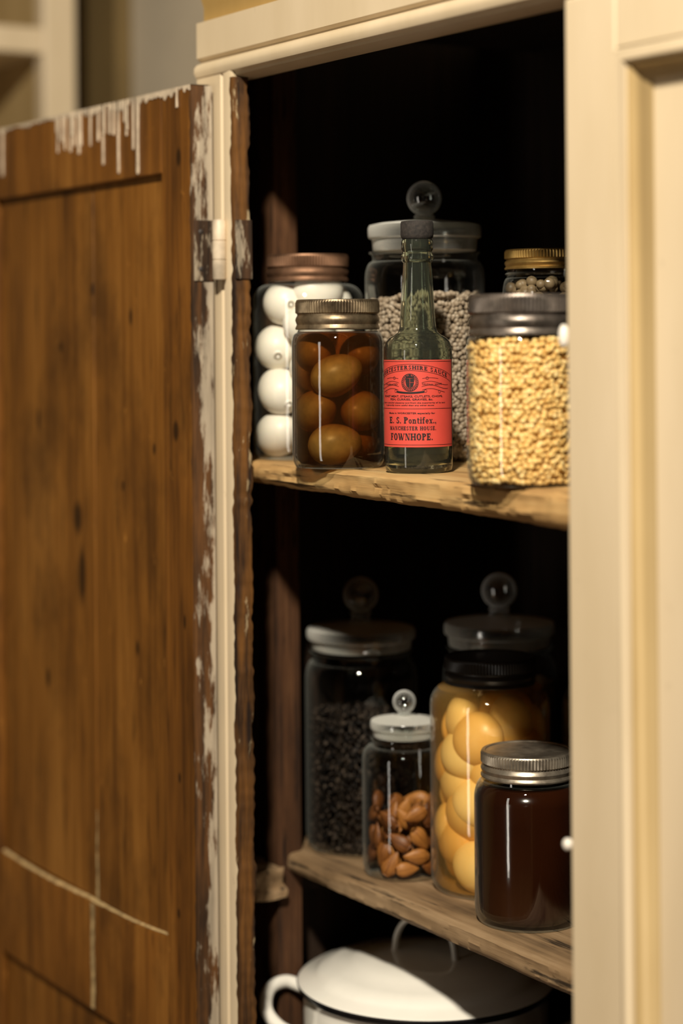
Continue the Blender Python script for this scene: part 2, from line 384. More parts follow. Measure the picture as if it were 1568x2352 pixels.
# open door, seen from its inside
DR, DL = -1.664, -2.205; DF, DB = .879, .900; DT, DBt = Z(.236), Z(-.86)
od = cpart('door', cat(box(-1.7267, DR, DF, DB, DBt, DT), box(DL, DL+.062, DF, DB, DBt, DT),
                       box(DL+.062, -1.7267, DF+.0003, DB, Z(.157), DT-.0005), box(DL+.062, -1.7267, DF+.0003, DB, DBt, Z(-.80))), m_door, bevel=.0018)
od['label'] = 'open door showing its bare brown wood inside face'
def dsub(name, geo, mat, parent=od, **kw): return mesh_obj(name, geo[0], geo[1], mat, parent, CO, **kw)
PO = (-1.6, .9, 1.0)
def psub(name, geo, mat, **kw):
    o = mesh_obj(name, geo[0], geo[1], mat, od, PO, **kw); o.location = Vector(PO)-Vector(CO); return o
pb = []
xs = [-1.7265, -1.8965, DL+.0615]
for a, b in zip(xs, xs[1:]):
    pb.append(box(b+.0007, a-.0007, DF+.007, DB-.002, Z(-.5835), Z(.159)))
    pb.append(box(b+.0007, a-.0007, DF+.007, DB-.002, Z(-.82), Z(-.701)))
psub('panel', cat(*pb), m_panel, bevel=.0010)
# lower cross rail between the boards, its upper edge bevelled
def railtop(u):
    return (-.583-.0030*math.sin(min(1, u/.55)*PI)) if u < .55 else (-.583+.006*(u-.55)/.45-.003*math.sin((u-.55)/.45*PI))
V, Fs = [], []; N = 60; ra, rb = DL+.0615, -1.7267
for i in range(N+1):
    x = ra+(rb-ra)*i/N; zt = railtop(i/N)
    V += [(x, DF+.0040, Z(-.7005)), (x, DF+.0006, Z(-.696)), (x, DF+.0006, Z(zt-.0045)), (x, DF+.0020, Z(zt-.0018)), (x, DF+.0068, Z(zt)), (x, DB-.001, Z(zt)), (x, DB-.001, Z(-.7005))]
n = 7
for i in range(N):
    for k in range(n):
        k2 = (k+1) % n; Fs.append((i*n+k, i*n+k2, i*n+n+k2, i*n+n+k))
Fs += [tuple(range(n)), tuple(range(N*n+n-1, N*n-1, -1))]
psub('cross_rail', (V, Fs), m_door, smooth=30)
# worn painted hinge edge of the door
V, Fs = [], []; N = 520
for i in range(N+1):
    z = DBt+(DT-.0005-DBt)*i/N
    w = .0016*noise.noise(Vector((2, 9, z*26)))+.0014*noise.noise(Vector((4, 0, z*110)))
    V += [(DR-.0028+w*1.4, DF-.0006, z), (DR+.0010, DF-.0004, z), (DR+.0016+w*.3, DF+.006, z), (DR+.0012, DF+.014+w, z), (DR+.0014, DB+.0005, z), (DR-.003, DB+.0005, z)]
for i in range(N):
    for k in range(6):
        k2 = (k+1) % 6; Fs.append((i*6+k, i*6+k2, i*6+6+k2, i*6+6+k))
Fs += [tuple(range(6)), tuple(range(N*6+5, N*6-1, -1))]
dsub('painted_edge', (V, Fs), m_edge_worn, smooth=50)
# paint run over the top edge and down the face
geos = []
V, Fs = [], []; N = 320
for i in range(N+1):
    x = DL+(DR-DL)*i/N
    w = .005+.007*noise.noise(Vector((x*30, 1, 0)))+.006*noise.noise(Vector((x*150, 5, 0)))
    w = max(.0012, w*(.5 if x < -1.96 else 1))
    V += [(x, DF-.0006, DT-w), (x, DF-.0009, DT+.0004), (x, DB, DT+.0009), (x, DF+.0005, DT-w)]
for i in range(N):
    for k in range(4):
        k2 = (k+1) % 4; Fs.append((i*4+k, i*4+k2, i*4+4+k2, i*4+4+k))
geos.append((V, Fs))
drips = [(-2.119, .182, .005), (-1.9345, .1946, .0035), (-1.9127, .1906, .0045), (-1.925, .2, .0035), (-1.886, .200, .003), (-1.855, .175, .0038), (-1.8198, .1637, .0038), (-1.7757, .160, .0052), (-1.830, .203, .0035), (-1.692, .217, .003), (-1.786, .185, .003), (-1.866, .2, .003), (-1.80, .205, .003)]
for k in range(18): drips.append((random.uniform(-1.98, -1.76), random.uniform(.195, .222), random.uniform(.0012, .0030)))
for x, zb, w in drips:
    pts = []
    h = .236-zb; sl = random.uniform(-.0008, .0008)
    for t, ww in ((0, 1.3), (.12, .9), (.3, .6), (.6, .5), (.82, .62), (.93, .72), (.98, .55), (1, .15)):
        pts.append((x-w/2*ww+sl*t, Z(.236-h*t)))
    pts += [(2*(x+sl*t_)-a, b) for (a, b), t_ in zip(reversed(pts), (1, .98, .93, .82, .6, .3, .12, 0))]
    geos.append(prism(pts, DF-.0014, DF+.0003, 'Y'))
dsub('paint_drips', cat(*geos), m_drip)
# cream filler in the board joint; the line along the rail paints its highlight
def ribbon(pts, y):
    V, Fs = [], []
    for (x, z, dx, dz) in pts: V += [(x-dx, y, z-dz), (x+dx, y, z+dz)]
    for i in range(len(pts)-1): Fs.append((2*i, 2*i+1, 2*i+3, 2*i+2))
    return V, Fs
g1 = ribbon([(-1.8965+.0006*math.sin(i*.9), Z(-.49-.102*i/12), .0006+.0024*min(1, i/10)+.0004*math.sin(i*2.1), 0) for i in range(13)], DF+.0064)
g1b = ribbon([(-1.8965+.0006*math.sin(i*.9), Z(-.586-.109*i/12), .0042+.0006*math.sin(i*2.1), 0) for i in range(13)], DF+.0002)
V, Fs = [], []
for i in range(81):
    x = ra+(rb-ra)*i/80; zt = railtop(i/80); w = .5+.5*noise.noise(Vector((x*60, 0, 3)))
    V += [(x, DF+.0030-(.0012 if i < 52 else 0), Z(zt-.0006-.0007*w-(.0010 if i < 52 else 0))), (x, DF+.0060, Z(zt+.0001))]
for i in range(80): Fs.append((2*i, 2*i+1, 2*i+3, 2*i+2))
dsub('filler_and_highlight', cat(g1, g1b, (V, Fs)), m_filler_highlight)
# hinge
hz0, hz1 = Z(.053), Z(.108)
dsub('hinge', lathe([(0, 0), (.0058, 0), (.0064, .001), (.0064, .018), (.0055, .0185), (.0064, .019), (.0064, .036), (.0055, .0365), (.0064, .037), (.0064, .054), (.0052, .056), (0, .0565)], 24, c=(-1.6480, .8990, hz0)), m_drip, smooth=40)
dsub('hinge_leaf', cat(box(DR+.0005, DR+.0030, DF+.0010, DB, hz0-.001, hz1+.001), box(-1.6325, -1.6248, .9045, .9215, hz0, hz1)), m_hinge, bevel=.0005)
for z in (hz0+.010, hz1-.010):
    v, f = lathe([(0, .0008), (.002, .0006), (.0026, 0)], 14); v = [(DR+.0030+p[2], DF+.008+p[0], z+p[1]) for p in v]
    dsub('screw', (v, f), m_black, smooth=40)

# closed right door with a moulded recessed panel
def framed(x0, x1, z0, z1, rings):
    V, Fs = [], []
    for off, y in rings: V += [(x0+off, y, z0+off), (x1-off, y, z0+off), (x1-off, y, z1-off), (x0+off, y, z1-off)]
    for i in range(len(rings)-1):
        for k in range(4):
            k2 = (k+1) % 4; Fs.append((i*4+k, i*4+k2, i*4+4+k2, i*4+4+k))
    return V, Fs
RX0, RX1 = -1.1253, -.622
fr = cat(box(RX0, RX0+.056, .895, .917, Z(-.80), Z(.2385)), box(RX1-.056, RX1, .895, .917, Z(-.80), Z(.2385)),
         box(RX0+.056, RX1-.056, .895, .917, Z(.196), Z(.2385)), box(RX0+.056, RX1-.056, .895, .917, Z(-.80), Z(-.70)))
rd = cpart('door', fr, m_cream, bevel=.0022, seg=3); rd['label'] = 'closed cream painted panelled door'
rings = [(0, .8955), (.002, .8925), (.006, .8915), (.009, .8935), (.010, .8975), (.0125, .898), (.016, .9055), (.021, .9085), (.0225, .913)]
dsub('moulding', framed(RX0+.0555, RX1-.0555, Z(-.70), Z(.196), rings[:5]), m_cream, rd, smooth=50)
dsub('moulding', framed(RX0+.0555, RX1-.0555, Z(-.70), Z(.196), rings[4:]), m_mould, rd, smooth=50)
dsub('panel', box(RX0+.070, RX1-.070, .9110, .916, Z(-.69), Z(.186)), m_cream, rd)
for z, h in ((-.002, .0085), (-.366, .0042)):
    v, f = lathe([(0, h), (.002, h*.92), (.0034, h*.55), (.0040, .0005), (.0036, -h*.55), (.0020, -h*.95), (0, -h)], 20, c=(RX0-.0062, .8975, Z(z)))
    dsub('catch', (v, f), m_white, rd, smooth=60)

# ------------------------------------------------------------------ jars
def jar_profile(R, H, rn, zs, zn, base=.88):
    """outer glass: base, wall, shoulder from zs to zn, neck up to H"""
    pr = [(0, .003), (R*base*.8, .002), (R*base*.92, 0), (R*(base+.05), .001), (R*.985, .006), (R, .014), (R, zs)]
    for k in range(1, 9):
        a = k/8*PI/2; pr.append((rn+(R-rn)*math.cos(a), zs+(zn-zs)*math.sin(a)))
    pr += [(rn-.0005, zn+.002), (rn, H)]
    return pr
def screw_lid(r, h, kn=.0005):
    s = h
    pr = [(r*.965, 0), (r*.995, .0003), (r*1.0, .0015), (r*.985, s*.10), (r*.965, s*.17), (r*.985, s*.24), (r*1.0, s*.32), (r*.985, s*.40), (r*.955, s*.47), (r*.958, s*.52),
          (r*.985, s*.56, kn), (r*.985, s*.88, kn), (r*.985, s*.93), (r*.97, s*.985), (r*.945, s), (r*.90, s*.985), (r*.885, s*.955), (r*.60, s*.96), (0, s*.965)]
    return lathe(pr, 360, 90)
def at(center, lat, tow, z): return Vector(center)+RIGHT*lat+TOCAM*tow+Vector((0, 0, z))
def screw_jar(name, loc, R, H, rl, lid_h, zs, zn, lid_mat, label, glass=m_glass, group=None):
    root = empty(name, loc, label, 'jar', group)
    rn = rl*.95
    mesh_obj('glass_body', *lathe(jar_profile(R, H-lid_h*.5, rn, zs, zn), 96), glass, root, smooth=40)
    v, f = lathe([(rn*1.0, zn+.002), (rn*1.04, zn+.0035), (rn*1.0, zn+.005)], 72)
    mesh_obj('neck_ring', v, f, glass, root, smooth=60)
    v, f = screw_lid(rl, lid_h); v = [(a, b, c+H-lid_h) for a, b, c in v]
    mesh_obj('lid', v, f, lid_mat, root, smooth=32)
    return root
P_EGGS = (-1.647, .9947, S1); P_BROWN = (-1.5206, .9492, S1); P_BOT = (-1.4263, .9717, S1)
P_PEAS = (-1.2538, .954, S1); P_BARLEY = (-1.560, 1.0714, S1); P_GOLD = (-1.4254, 1.1149, S1)
P_DARK = (-1.7217, 1.100, S2); P_ALM = (-1.612, 1.0790, S2); P_PEACH = (-1.5246, 1.1175, S2); P_HONEY = (-1.4215, 1.0830, S2)
P_BACK = (-1.6293, 1.207, S2); P_PEACH2 = (-1.4747, 1.2310, S2); P_POT = (-1.636, 1.118, S3)

screw_jar('storage_jar', P_EGGS, .0528, .1955, .0395, .026, .152, .167, m_bronze, 'tall glass jar of white eggs with brown screw lid at left of upper shelf')
screw_jar('storage_jar', P_BROWN, .0412, .150, .0378, .027, .110, .121, m_grey_bronze, 'small glass jar of brown pickled eggs with grey knurled lid')
screw_jar('storage_jar', P_PEAS, .0443, .149, .0432, .032, .108, .117, m_zinc, 'glass jar of yellow split peas with dull zinc lid beside the closed door')
screw_jar('storage_jar', P_GOLD, .0425, .1935, .0405, .018, .150, .168, m_gold, 'glass jar of dried peas with brassy lid at back of upper shelf')
screw_jar('storage_jar', P_PEACH, .0565, .2176, .0428, .026, .172, .191, m_dark_lid, 'tall glass jar of orange fruit halves with blackened lid')
screw_jar('storage_jar', P_HONEY, .0480, .151, .0420, .023, .108, .125, m_silver, 'glass jar of dark red brown preserve with silver lid')
screw_jar('storage_jar', P_PEACH2, .0530, .2176, .0428, .026, .160, .186, m_dark_lid, 'dim jar of orange fruit at back, mostly hidden by closed door')

def apothecary(loc, R, zs, zl, rn, lr, ztop, zknob, kr, label):
    root = empty('stoppered_jar', loc, label, 'jar')
    pr = [(0, .004), (R*.75, .003), (R*.86, 0), (R*.95, .002), (R*.99, .008), (R, .016), (R, zs)]
    zn = zl-(zl-zs)*.35
    for k in range(1, 7):
        a = k/6*PI/2; pr.append((rn+(R-rn)*math.cos(a), zs+(zn-zs)*math.sin(a)))
    pr += [(rn*.985, zl-.006), (rn, zl-.003), (rn*1.05, zl-.0015), (rn*1.05, zl)]
    mesh_obj('glass_body', *lathe(pr, 96), m_glass_dark, root, smooth=40)
    th = ztop-zl
    lid = mesh_obj('lid', *lathe([(0, zl+.001), (lr*.80, zl+.0008), (lr*.90, zl+.0008), (lr*.915, zl+.002), (lr*.93, zl+th*.42), (lr*.99, zl+th*.48), (lr, zl+th*.55), (lr, zl+th*.80), (lr*.975, zl+th*.9), (lr*.80, zl+th*.97), (lr*.45, ztop+.001), (kr*.55, ztop+.003), (0, ztop+.003)], 96), m_frost, root, smooth=40)
    zc = zknob-kr
    kp = [(0, ztop+.0032), (kr*.58, ztop+.0032), (kr*.55, ztop+.005), (kr*.5, zc-kr*1.15), (kr*.62, zc-kr*1.05), (kr*.5, zc-kr*.93)]
    for k in range(2, 19):
        a = -PI/2+PI*k/18
        kp.append((kr*math.cos(a) if k < 18 else 0, zc+kr*math.sin(a)))
    mesh_obj('knob', *lathe(kp, 48), m_solid, lid, smooth=60)
    return root
apothecary(P_BARLEY, .0565, .170, .196, .050, .0535, .224, .263, .0165, 'large stoppered glass jar of pale barley behind the green bottle')
apothecary(P_DARK, .0572, .168, .200, .050, .0555, .224, .2735, .018, 'large stoppered glass jar of black dried fruit on lower shelf')
apothecary(P_ALM, .0412, .110, .131, .0310, .0330, .149, .176, .0112, 'small stoppered glass jar of almonds on lower shelf')
apothecary(P_BACK, .0575, .172, .205, .051, .0560, .232, .279, .018, 'dim stoppered glass jar behind the tall jar of orange fruit')

# ---- loose contents nobody could count
def ico(sub=2):
    bm = bmesh.new(); bmesh.ops.create_icosphere(bm, subdivisions=sub, radius=.5)
    bm.verts.ensure_lookup_table(); V = np.array([v.co[:] for v in bm.verts]); F_ = np.array([[v.index for v in f.verts] for f in bm.faces]); bm.free(); return V, F_
IV, IF = ico()
def granules(name, loc, R, z0, z1, dims, mat, label, category, layers=2, pack=.82, core=1.25, amp=.004):
    s = max(dims[0], dims[1]); pts = []
    for L in range(layers):
        rr = R-s*.45-L*s*.6
        nc = int(2*PI*rr/(s*pack)); nz = int((z1-z0)/(s*pack*.85))
        for i in range(nz):
            z = z0+s*.4+(z1-z0-s*.4)*i/nz
            shr = .90+.10*min(1, (z-z0)/.014)
            for k in range(nc):
                a = 2*PI*(k+.5*(i % 2))/nc+rng.normal()*.18*s/rr
                r_ = rr*shr+rng.normal()*s*.10
                pts.append((r_*math.cos(a), r_*math.sin(a), z+rng.normal()*s*.17))
    n_top = int(PI*R*R/(s*s*.5))
    for k in range(n_top):
        r_ = (R-s*.5)*math.sqrt(rng.random()); a = rng.random()*2*PI
        pts.append((r_*math.cos(a), r_*math.sin(a), z1+s*.4*rng.normal()*.6+amp*math.sin(a*1.3)))
    pts = np.array(pts); n = len(pts)
    q = rng.normal(size=(n, 4)); q /= np.linalg.norm(q, axis=1)[:, None]
    w, x, y, z = q.T
    Rm = np.stack([1-2*(y*y+z*z), 2*(x*y-z*w), 2*(x*z+y*w), 2*(x*y+z*w), 1-2*(x*x+z*z), 2*(y*z-x*w), 2*(x*z-y*w), 2*(y*z+x*w), 1-2*(x*x+y*y)], 1).reshape(n, 3, 3)
    base = IV*np.array(dims)
    sc_ = (.85+.3*rng.random(n))[:, None, None]
    V = np.einsum('nij,vj->nvi', Rm, base)*sc_+pts[:, None, :]
    V = V.reshape(-1, 3); F_ = (IF[None]+(np.arange(n)*len(IV))[:, None, None]).reshape(-1, 3)
    rc = R-s*core
    cv, cf = lathe([(0, z0+.002), (rc*.9, z0+.002), (rc, z0+.012), (rc, z1-s*.6), (0, z1-s*.6)], 32)
    k0 = len(V); allv = np.vstack([V, np.array(cv)])
    faces = F_.tolist()+[[i+k0 for i in f] for f in cf]
    me = bpy.data.meshes.new(name); me.from_pydata(allv.tolist(), [], faces); me.update()
    me.polygons.foreach_set('use_smooth', [True]*len(me.polygons)); me.materials.append(mat)
    o = bpy.data.objects.new(name, me); COL.objects.link(o); o.location = loc
    return tag(o, label, category, kind='stuff')
granules('split_peas', P_PEAS, .0436, .003, .112, (.0051, .0049, .0046), m_lentil, 'yellow split peas filling the jar beside the closed door', 'peas', 2, .88, 1.0, .001)
granules('pearl_barley', P_BARLEY, .0552, .004, .150, (.0054, .0050, .0048), m_barley, 'pale pearl barley filling the jar behind the bottle', 'barley', 1)
granules('dried_currants', P_DARK, .0558, .004, .138, (.0072, .0040, .0024), m_blackbean, 'black dried fruit in the large stoppered jar', 'dried fruit', 1, .78)
granules('dried_peas', P_GOLD, .0414, .004, .158, (.0108, .0104, .0100), m_pea, 'brown dried peas in the jar with brassy lid', 'peas', 1, .98)
granules('grain', P_BACK, .0560, .004, .165, (.0062, .0045, .0040), m_oat, 'tan grain in the dim stoppered jar at the back', 'grain', 1, .95)

# ---- eggs
def ellipsoid(name, rx, ry, rz, taper=.12, seg=40, ring=26):
    pr = []
    for k in range(ring+1):
        a = -PI/2+PI*k/ring; s = math.sin(a)
        pr.append((0 if k in (0, ring) else rx*math.cos(a)*(1-taper*s), rz*s))
    v, f = lathe(pr, seg)
    v = [(x, y*ry/rx, z) for x, y, z in v]
    me = bpy.data.meshes.new(name); me.from_pydata(v, [], f); me.update()
    for p in me.polygons: p.use_smooth = True
    return me
AC = math.atan2(TOCAM.y, TOCAM.x)
em = ellipsoid('egg', .0212, .0212, .0256, .13); em.materials.append(m_egg)
GE = 'white eggs in the tall jar'
egg_pts = []
for k in range(4):
    for lv in range(4):
        z = .0245+.0415*lv if k % 2 == 0 else .0450+.0410*lv
        a = AC+math.radians(-76+90*k+12*math.sin(lv*2.1+k))
        rr = .0298 if z < .135 else .0225
        if z > .155: continue
        egg_pts.append((rr*math.cos(a), rr*math.sin(a), z, a))
a = AC+.6; egg_pts.append((.016*math.cos(a), .016*math.sin(a), .1600, a))
for x, y, z, a in egg_pts:
    o = bpy.data.objects.new('egg', em); COL.objects.link(o)
    o.location = Vector(P_EGGS)+Vector((x, y, z))
    # long axis lies along the wall of the jar, leaning either way
    o.rotation_euler = (Matrix.Rotation(a, 4, 'Z') @ Matrix.Rotation(random.choice((-1, 1))*random.uniform(1.0, 1.6), 4, 'X')).to_euler()
    tag(o, 'white egg among those packed in the tall jar with brown lid', 'egg', GE)
bm_ = ellipsoid('egg', .0182, .0182, .0240, .12); bm_.materials.append(m_brown_egg)
GB = 'brown pickled eggs in the small jar'
for lat, z, tw, rot, lab in [(-.001, .0830, .0185, (0, 1.15, TH), 'large brown pickled egg highest in front of the small jar'), (-.0200, .0510, .0050, (PI/2-.3, 0, TH+.5), 'brown pickled egg at left middle of the small jar'),
                       (.0203, .0500, .0035, (PI/2, .2, TH-.4), 'brown pickled egg at right middle of the small jar'), (-.003, .0215, .0190, (0, 1.45, TH), 'lowest brown pickled egg at front of the small jar'),
                       (-.0200, .1020, -.0060, (PI/2, 0, TH), 'dim brown pickled egg under the lid at left of the small jar'), (.0195, .1000, -.0100, (PI/2, 0, TH), 'dim brown pickled egg under the lid at right of the small jar'),
                       (.001, .060, -.0205, (0, 1.5, TH), 'brown pickled egg hidden at the back of the small jar'), (.017, .023, -.014, (PI/2, 0, TH), 'brown pickled egg at lower right back of the small jar')]:
    o = bpy.data.objects.new('egg', bm_); COL.objects.link(o)
    o.location = at(P_BROWN, lat, tw, z); o.rotation_euler = rot
    tag(o, lab, 'egg', GB)
o = mesh_obj('vinegar', *lathe([(0, .004), (.034, .004), (.0392, .010), (.0406, .016), (.0406, .110), (.0390, .118), (.036, .1215), (0, .1215)], 72), m_vinegar, smooth=40)
o.location = P_BROWN; tag(o, 'brown vinegar filling the small jar of pickled eggs', 'vinegar', kind='stuff')

# ---- peach halves
pm = ellipsoid('fruit_half', .0262, .0165, .0245, .02); pm.materials.append(m_peach)
def peaches(P, R, label, group, seed, top):
    random.seed(seed); lv = 0; z0 = .0268
    while z0 < top:
        for k in range(6):
            a = AC-.35+2*PI*k/6+(PI/6)*(lv % 2)+random.uniform(-.12, .12)
            z = z0+(.014 if k % 2 else 0)+random.uniform(-.002, .002)
            o = bpy.data.objects.new('fruit_half', pm); COL.objects.link(o)
            rr = R-.0180-(.0050 if k % 2 else 0)-random.uniform(0, .002)
            if z > .150: rr -= min(.014, (z-.150)*.55)
            o.location = Vector(P)+Vector((rr*math.cos(a), rr*math.sin(a), z))
            o.rotation_euler = (random.uniform(-.4, .4), random.uniform(-1.2, 1.2), a+PI/2+random.uniform(-.28, .28))
            tag(o, label, 'fruit', group)
        lv += 1; z0 += .0300
    for lv in range(4):
        for k in range(2):
            o = bpy.data.objects.new('fruit_half', pm); COL.objects.link(o)
            o.location = Vector(P)+Vector((.012*(1 if k else -1), .008*(1 if k else -1), .03+.042*lv+.014*k)); o.rotation_euler = (1.3, 0, lv+k); tag(o, label, 'fruit', group)
peaches(P_PEACH, .0555, 'orange fruit half in syrup in the tall jar with black lid', 'orange fruit halves in the tall jar', 3, .176)
peaches(P_PEACH2, .0518, 'orange fruit half in the dim jar behind the preserve jar', 'orange fruit halves in the back jar', 4, .150)
for P, lab in ((P_PEACH, 'amber syrup around the fruit in the tall jar'), (P_PEACH2, 'amber syrup in the dim jar at the back')):
    R = .0557 if P is P_PEACH else .0522
    zt = .172 if P is P_PEACH else .160
    o = mesh_obj('syrup', *lathe([(0, .004), (R*.88, .004), (R*.975, .010), (R, .016), (R, zt), (R*.96, zt+.009), (R*.87, zt+.017), (.041, zt+.022), (0, zt+.022)], 72), m_syrup, smooth=40)
    o.location = P; tag(o, lab, 'syrup', kind='stuff')
o = mesh_obj('preserve', *lathe([(0, .004), (.040, .004), (.0462, .010), (.0474, .016), (.0474, .108), (.0452, .116), (.040, .121), (0, .121)], 72), m_honey, smooth=40)
o.location = P_HONEY; tag(o, 'dark red brown preserve filling the jar with silver lid', 'preserve', kind='stuff')

# ---- almonds: pointed at one end, flattened; laid one against another without crossing
pr = []
for k in range(19):
    u = k/18; r_ = math.sin(PI*u**.70)**.90 if 0 < k < 18 else 0
    pr.append((.0076*r_, -.0128+.0256*u))
v, f = lathe(pr, 24); v = [(x, y*.56, z) for x, y, z in v]
am = bpy.data.meshes.new('almond'); am.from_pydata(v, [], f); am.update()
for p in am.polygons: p.use_smooth = True
am.materials.append(m_almond)
random.seed(12); placed = []
def caps(p, d): return [p+d*t for t in (-.0078, -.0026, .0026, .0078)]
tries = 0
while len(placed) < 74 and tries < 40000:
    tries += 1
    lvl = tries/40000
    z = random.uniform(.0085, .0640); a = random.uniform(0, 2*PI)
    rr = random.choice((random.uniform(.0305, .0335), random.uniform(.0305, .0335), random.uniform(.004, .024)))
    tilt = random.uniform(0, 2*PI)
    p = Vector((rr*math.cos(a), rr*math.sin(a), z))
    q = Matrix.Rotation(a+PI/2+random.uniform(-.22, .22), 4, 'Z') @ Matrix.Rotation(random.uniform(-.25, .25), 4, 'X') @ Matrix.Rotation(tilt, 4, 'Y')
    d = (q @ Vector((0, 0, 1, 0))).to_3d().normalized()
    c = caps(p, d)
    if min(x.z for x in c) < .0075 or max(x.z for x in c) > .073 or max(math.hypot(x.x, x.y) for x in c) > .0350: continue
    if any((x-y).length < .0092 for c2, _, _ in placed for x in c for y in c2): continue
    placed.append((c, p, q))
for c, p, q in placed:
    o = bpy.data.objects.new('almond', am); COL.objects.link(o); o.location = Vector(P_ALM)+p
    o.rotation_euler = q.to_euler(); s_ = random.uniform(.95, 1.10); o.scale = (s_, s_, s_)
    tag(o, 'brown almond in the small stoppered jar', 'almond', 'almonds in the small stoppered jar')

# ------------------------------------------------------------------ the sauce bottle
bt = empty('sauce_bottle', P_BOT, 'slim green glass sauce bottle with red paper label and black cork', 'bottle')
outer = [(0, .003), (.020, .002), (.0262, 0), (.0285, .002), (.0292, .006), (.0292, .103), (.0289, .1075), (.0276, .1115), (.0248, .1150), (.0205, .1175), (.0172, .1200), (.0158, .1235), (.0152, .130), (.0140, .150), (.0128, .170), (.0121, .180),
         (.0133, .181), (.0139, .183), (.0139, .186), (.0130, .188), (.0128, .190), (.0137, .1915), (.0137, .198), (.0128, .2)]
inner = [(.0105, .2), (.0100, .185), (.0102, .172), (.0114, .150), (.0126, .132), (.0134, .125), (.0160, .1195), (.0215, .1150), (.0252, .111), (.0270, .105), (.0272, .012), (.0240, .007), (0, .008)]
mesh_obj('glass_body', *lathe(outer+inner, 96), m_bottle, bt, smooth=50)
o = mesh_obj('sauce', *lathe([(0, .0083), (.0240, .0073), (.0268, .012), (.0268, .0165), (0, .0165)], 64), m_sauce, smooth=40)
o.location = P_BOT; tag(o, 'dark sauce left in the bottom of the green bottle', 'sauce', kind='stuff')
mesh_obj('cork', *lathe([(0, .192), (.0095, .192), (.0098, .2), (.0128, .2005), (.0136, .2015), (.0142, .2035), (.0142, .2135), (.0136, .2155), (.010, .216), (0, .2158)], 48), m_cork, bt, smooth=40)
LC = AC-math.radians(16)
def wrap(ang, z, r): return (r*math.cos(LC+ang), r*math.sin(LC+ang), z)
V, Fs = [], []; NA = 72; A0, A1 = -math.radians(95), math.radians(88)
for i in range(NA+1):
    a = A0+(A1-A0)*i/NA
    V += [wrap(a, .0226, .0296), wrap(a, .0966, .0296)]
for i in range(NA): Fs.append((2*i, 2*i+1, 2*i+3, 2*i+2))
lb = mesh_obj('label', V, Fs, m_red, bt, smooth=60)
RT = .02985
TV, TF = [], []
def add_text(s, cap, width, z, ac=0.0, arc=0.0, bold=.0, space=1.0):
    cu = bpy.data.curves.new('txt', 'FONT'); cu.body = s; cu.size = 1; cu.align_x = 'CENTER'; cu.offset = bold; cu.space_character = space; cu.resolution_u = 2
    ob = bpy.data.objects.new('txt', cu); COL.objects.link(ob)
    dg = bpy.context.evaluated_depsgraph_get(); dg.update()
    me = bpy.data.meshes.new_from_object(ob.evaluated_get(dg))
    bm = bmesh.new(); bm.from_mesh(me); bmesh.ops.triangulate(bm, faces=bm.faces)
    xs = [v.co.x for v in bm.verts]; x0, x1 = min(xs), max(xs)
    sx = width/(x1-x0); sy = cap/.70; xm = (x0+x1)/2
    bm.verts.index_update(); k0 = len(TV)
    for v in bm.verts:
        a = (v.co.x-xm)*sx/RT
        TV.append(wrap(a+ac, z+v.co.y*sy-arc*(a*a), RT))
    for f in bm.faces: TF.append(tuple(v.index+k0 for v in f.verts))
    bm.free(); bpy.data.objects.remove(ob); bpy.data.curves.remove(cu); bpy.data.meshes.remove(me)
# --- a small serif stroke face for the big lines
TN = .14
def R_(x0, y0, x1, y1): return [[(x0, y0), (x1, y0), (x1, y1), (x0, y1)]]
def Dg(xa, ya, xb, yb, w): return [[(xa, ya), (xa+w, ya), (xb+w, yb), (xb, yb)]]
def Ar(cx, cy, rx, ry, a0, a1, wt=.27, wn=TN, n=16):
    out = []
    for i in range(n):
        p, q = [math.radians(a0+(a1-a0)*k/n) for k in (i, i+1)]
        out.append([(cx+rx*math.cos(p), cy+ry*math.sin(p)), (cx+rx*math.cos(q), cy+ry*math.sin(q)), (cx+(rx-wt)*math.cos(q), cy+(ry-wn)*math.sin(q)), (cx+(rx-wt)*math.cos(p), cy+(ry-wn)*math.sin(p))])
    return out
def serif(x, y, w=.36): return R_(x-w/2, y, x+w/2, y+.11)
def St(x, w=.27, h=1.0): return R_(x-w/2, 0, x+w/2, h)+serif(x, 0, w+.18)+serif(x, h-.11, w+.18)
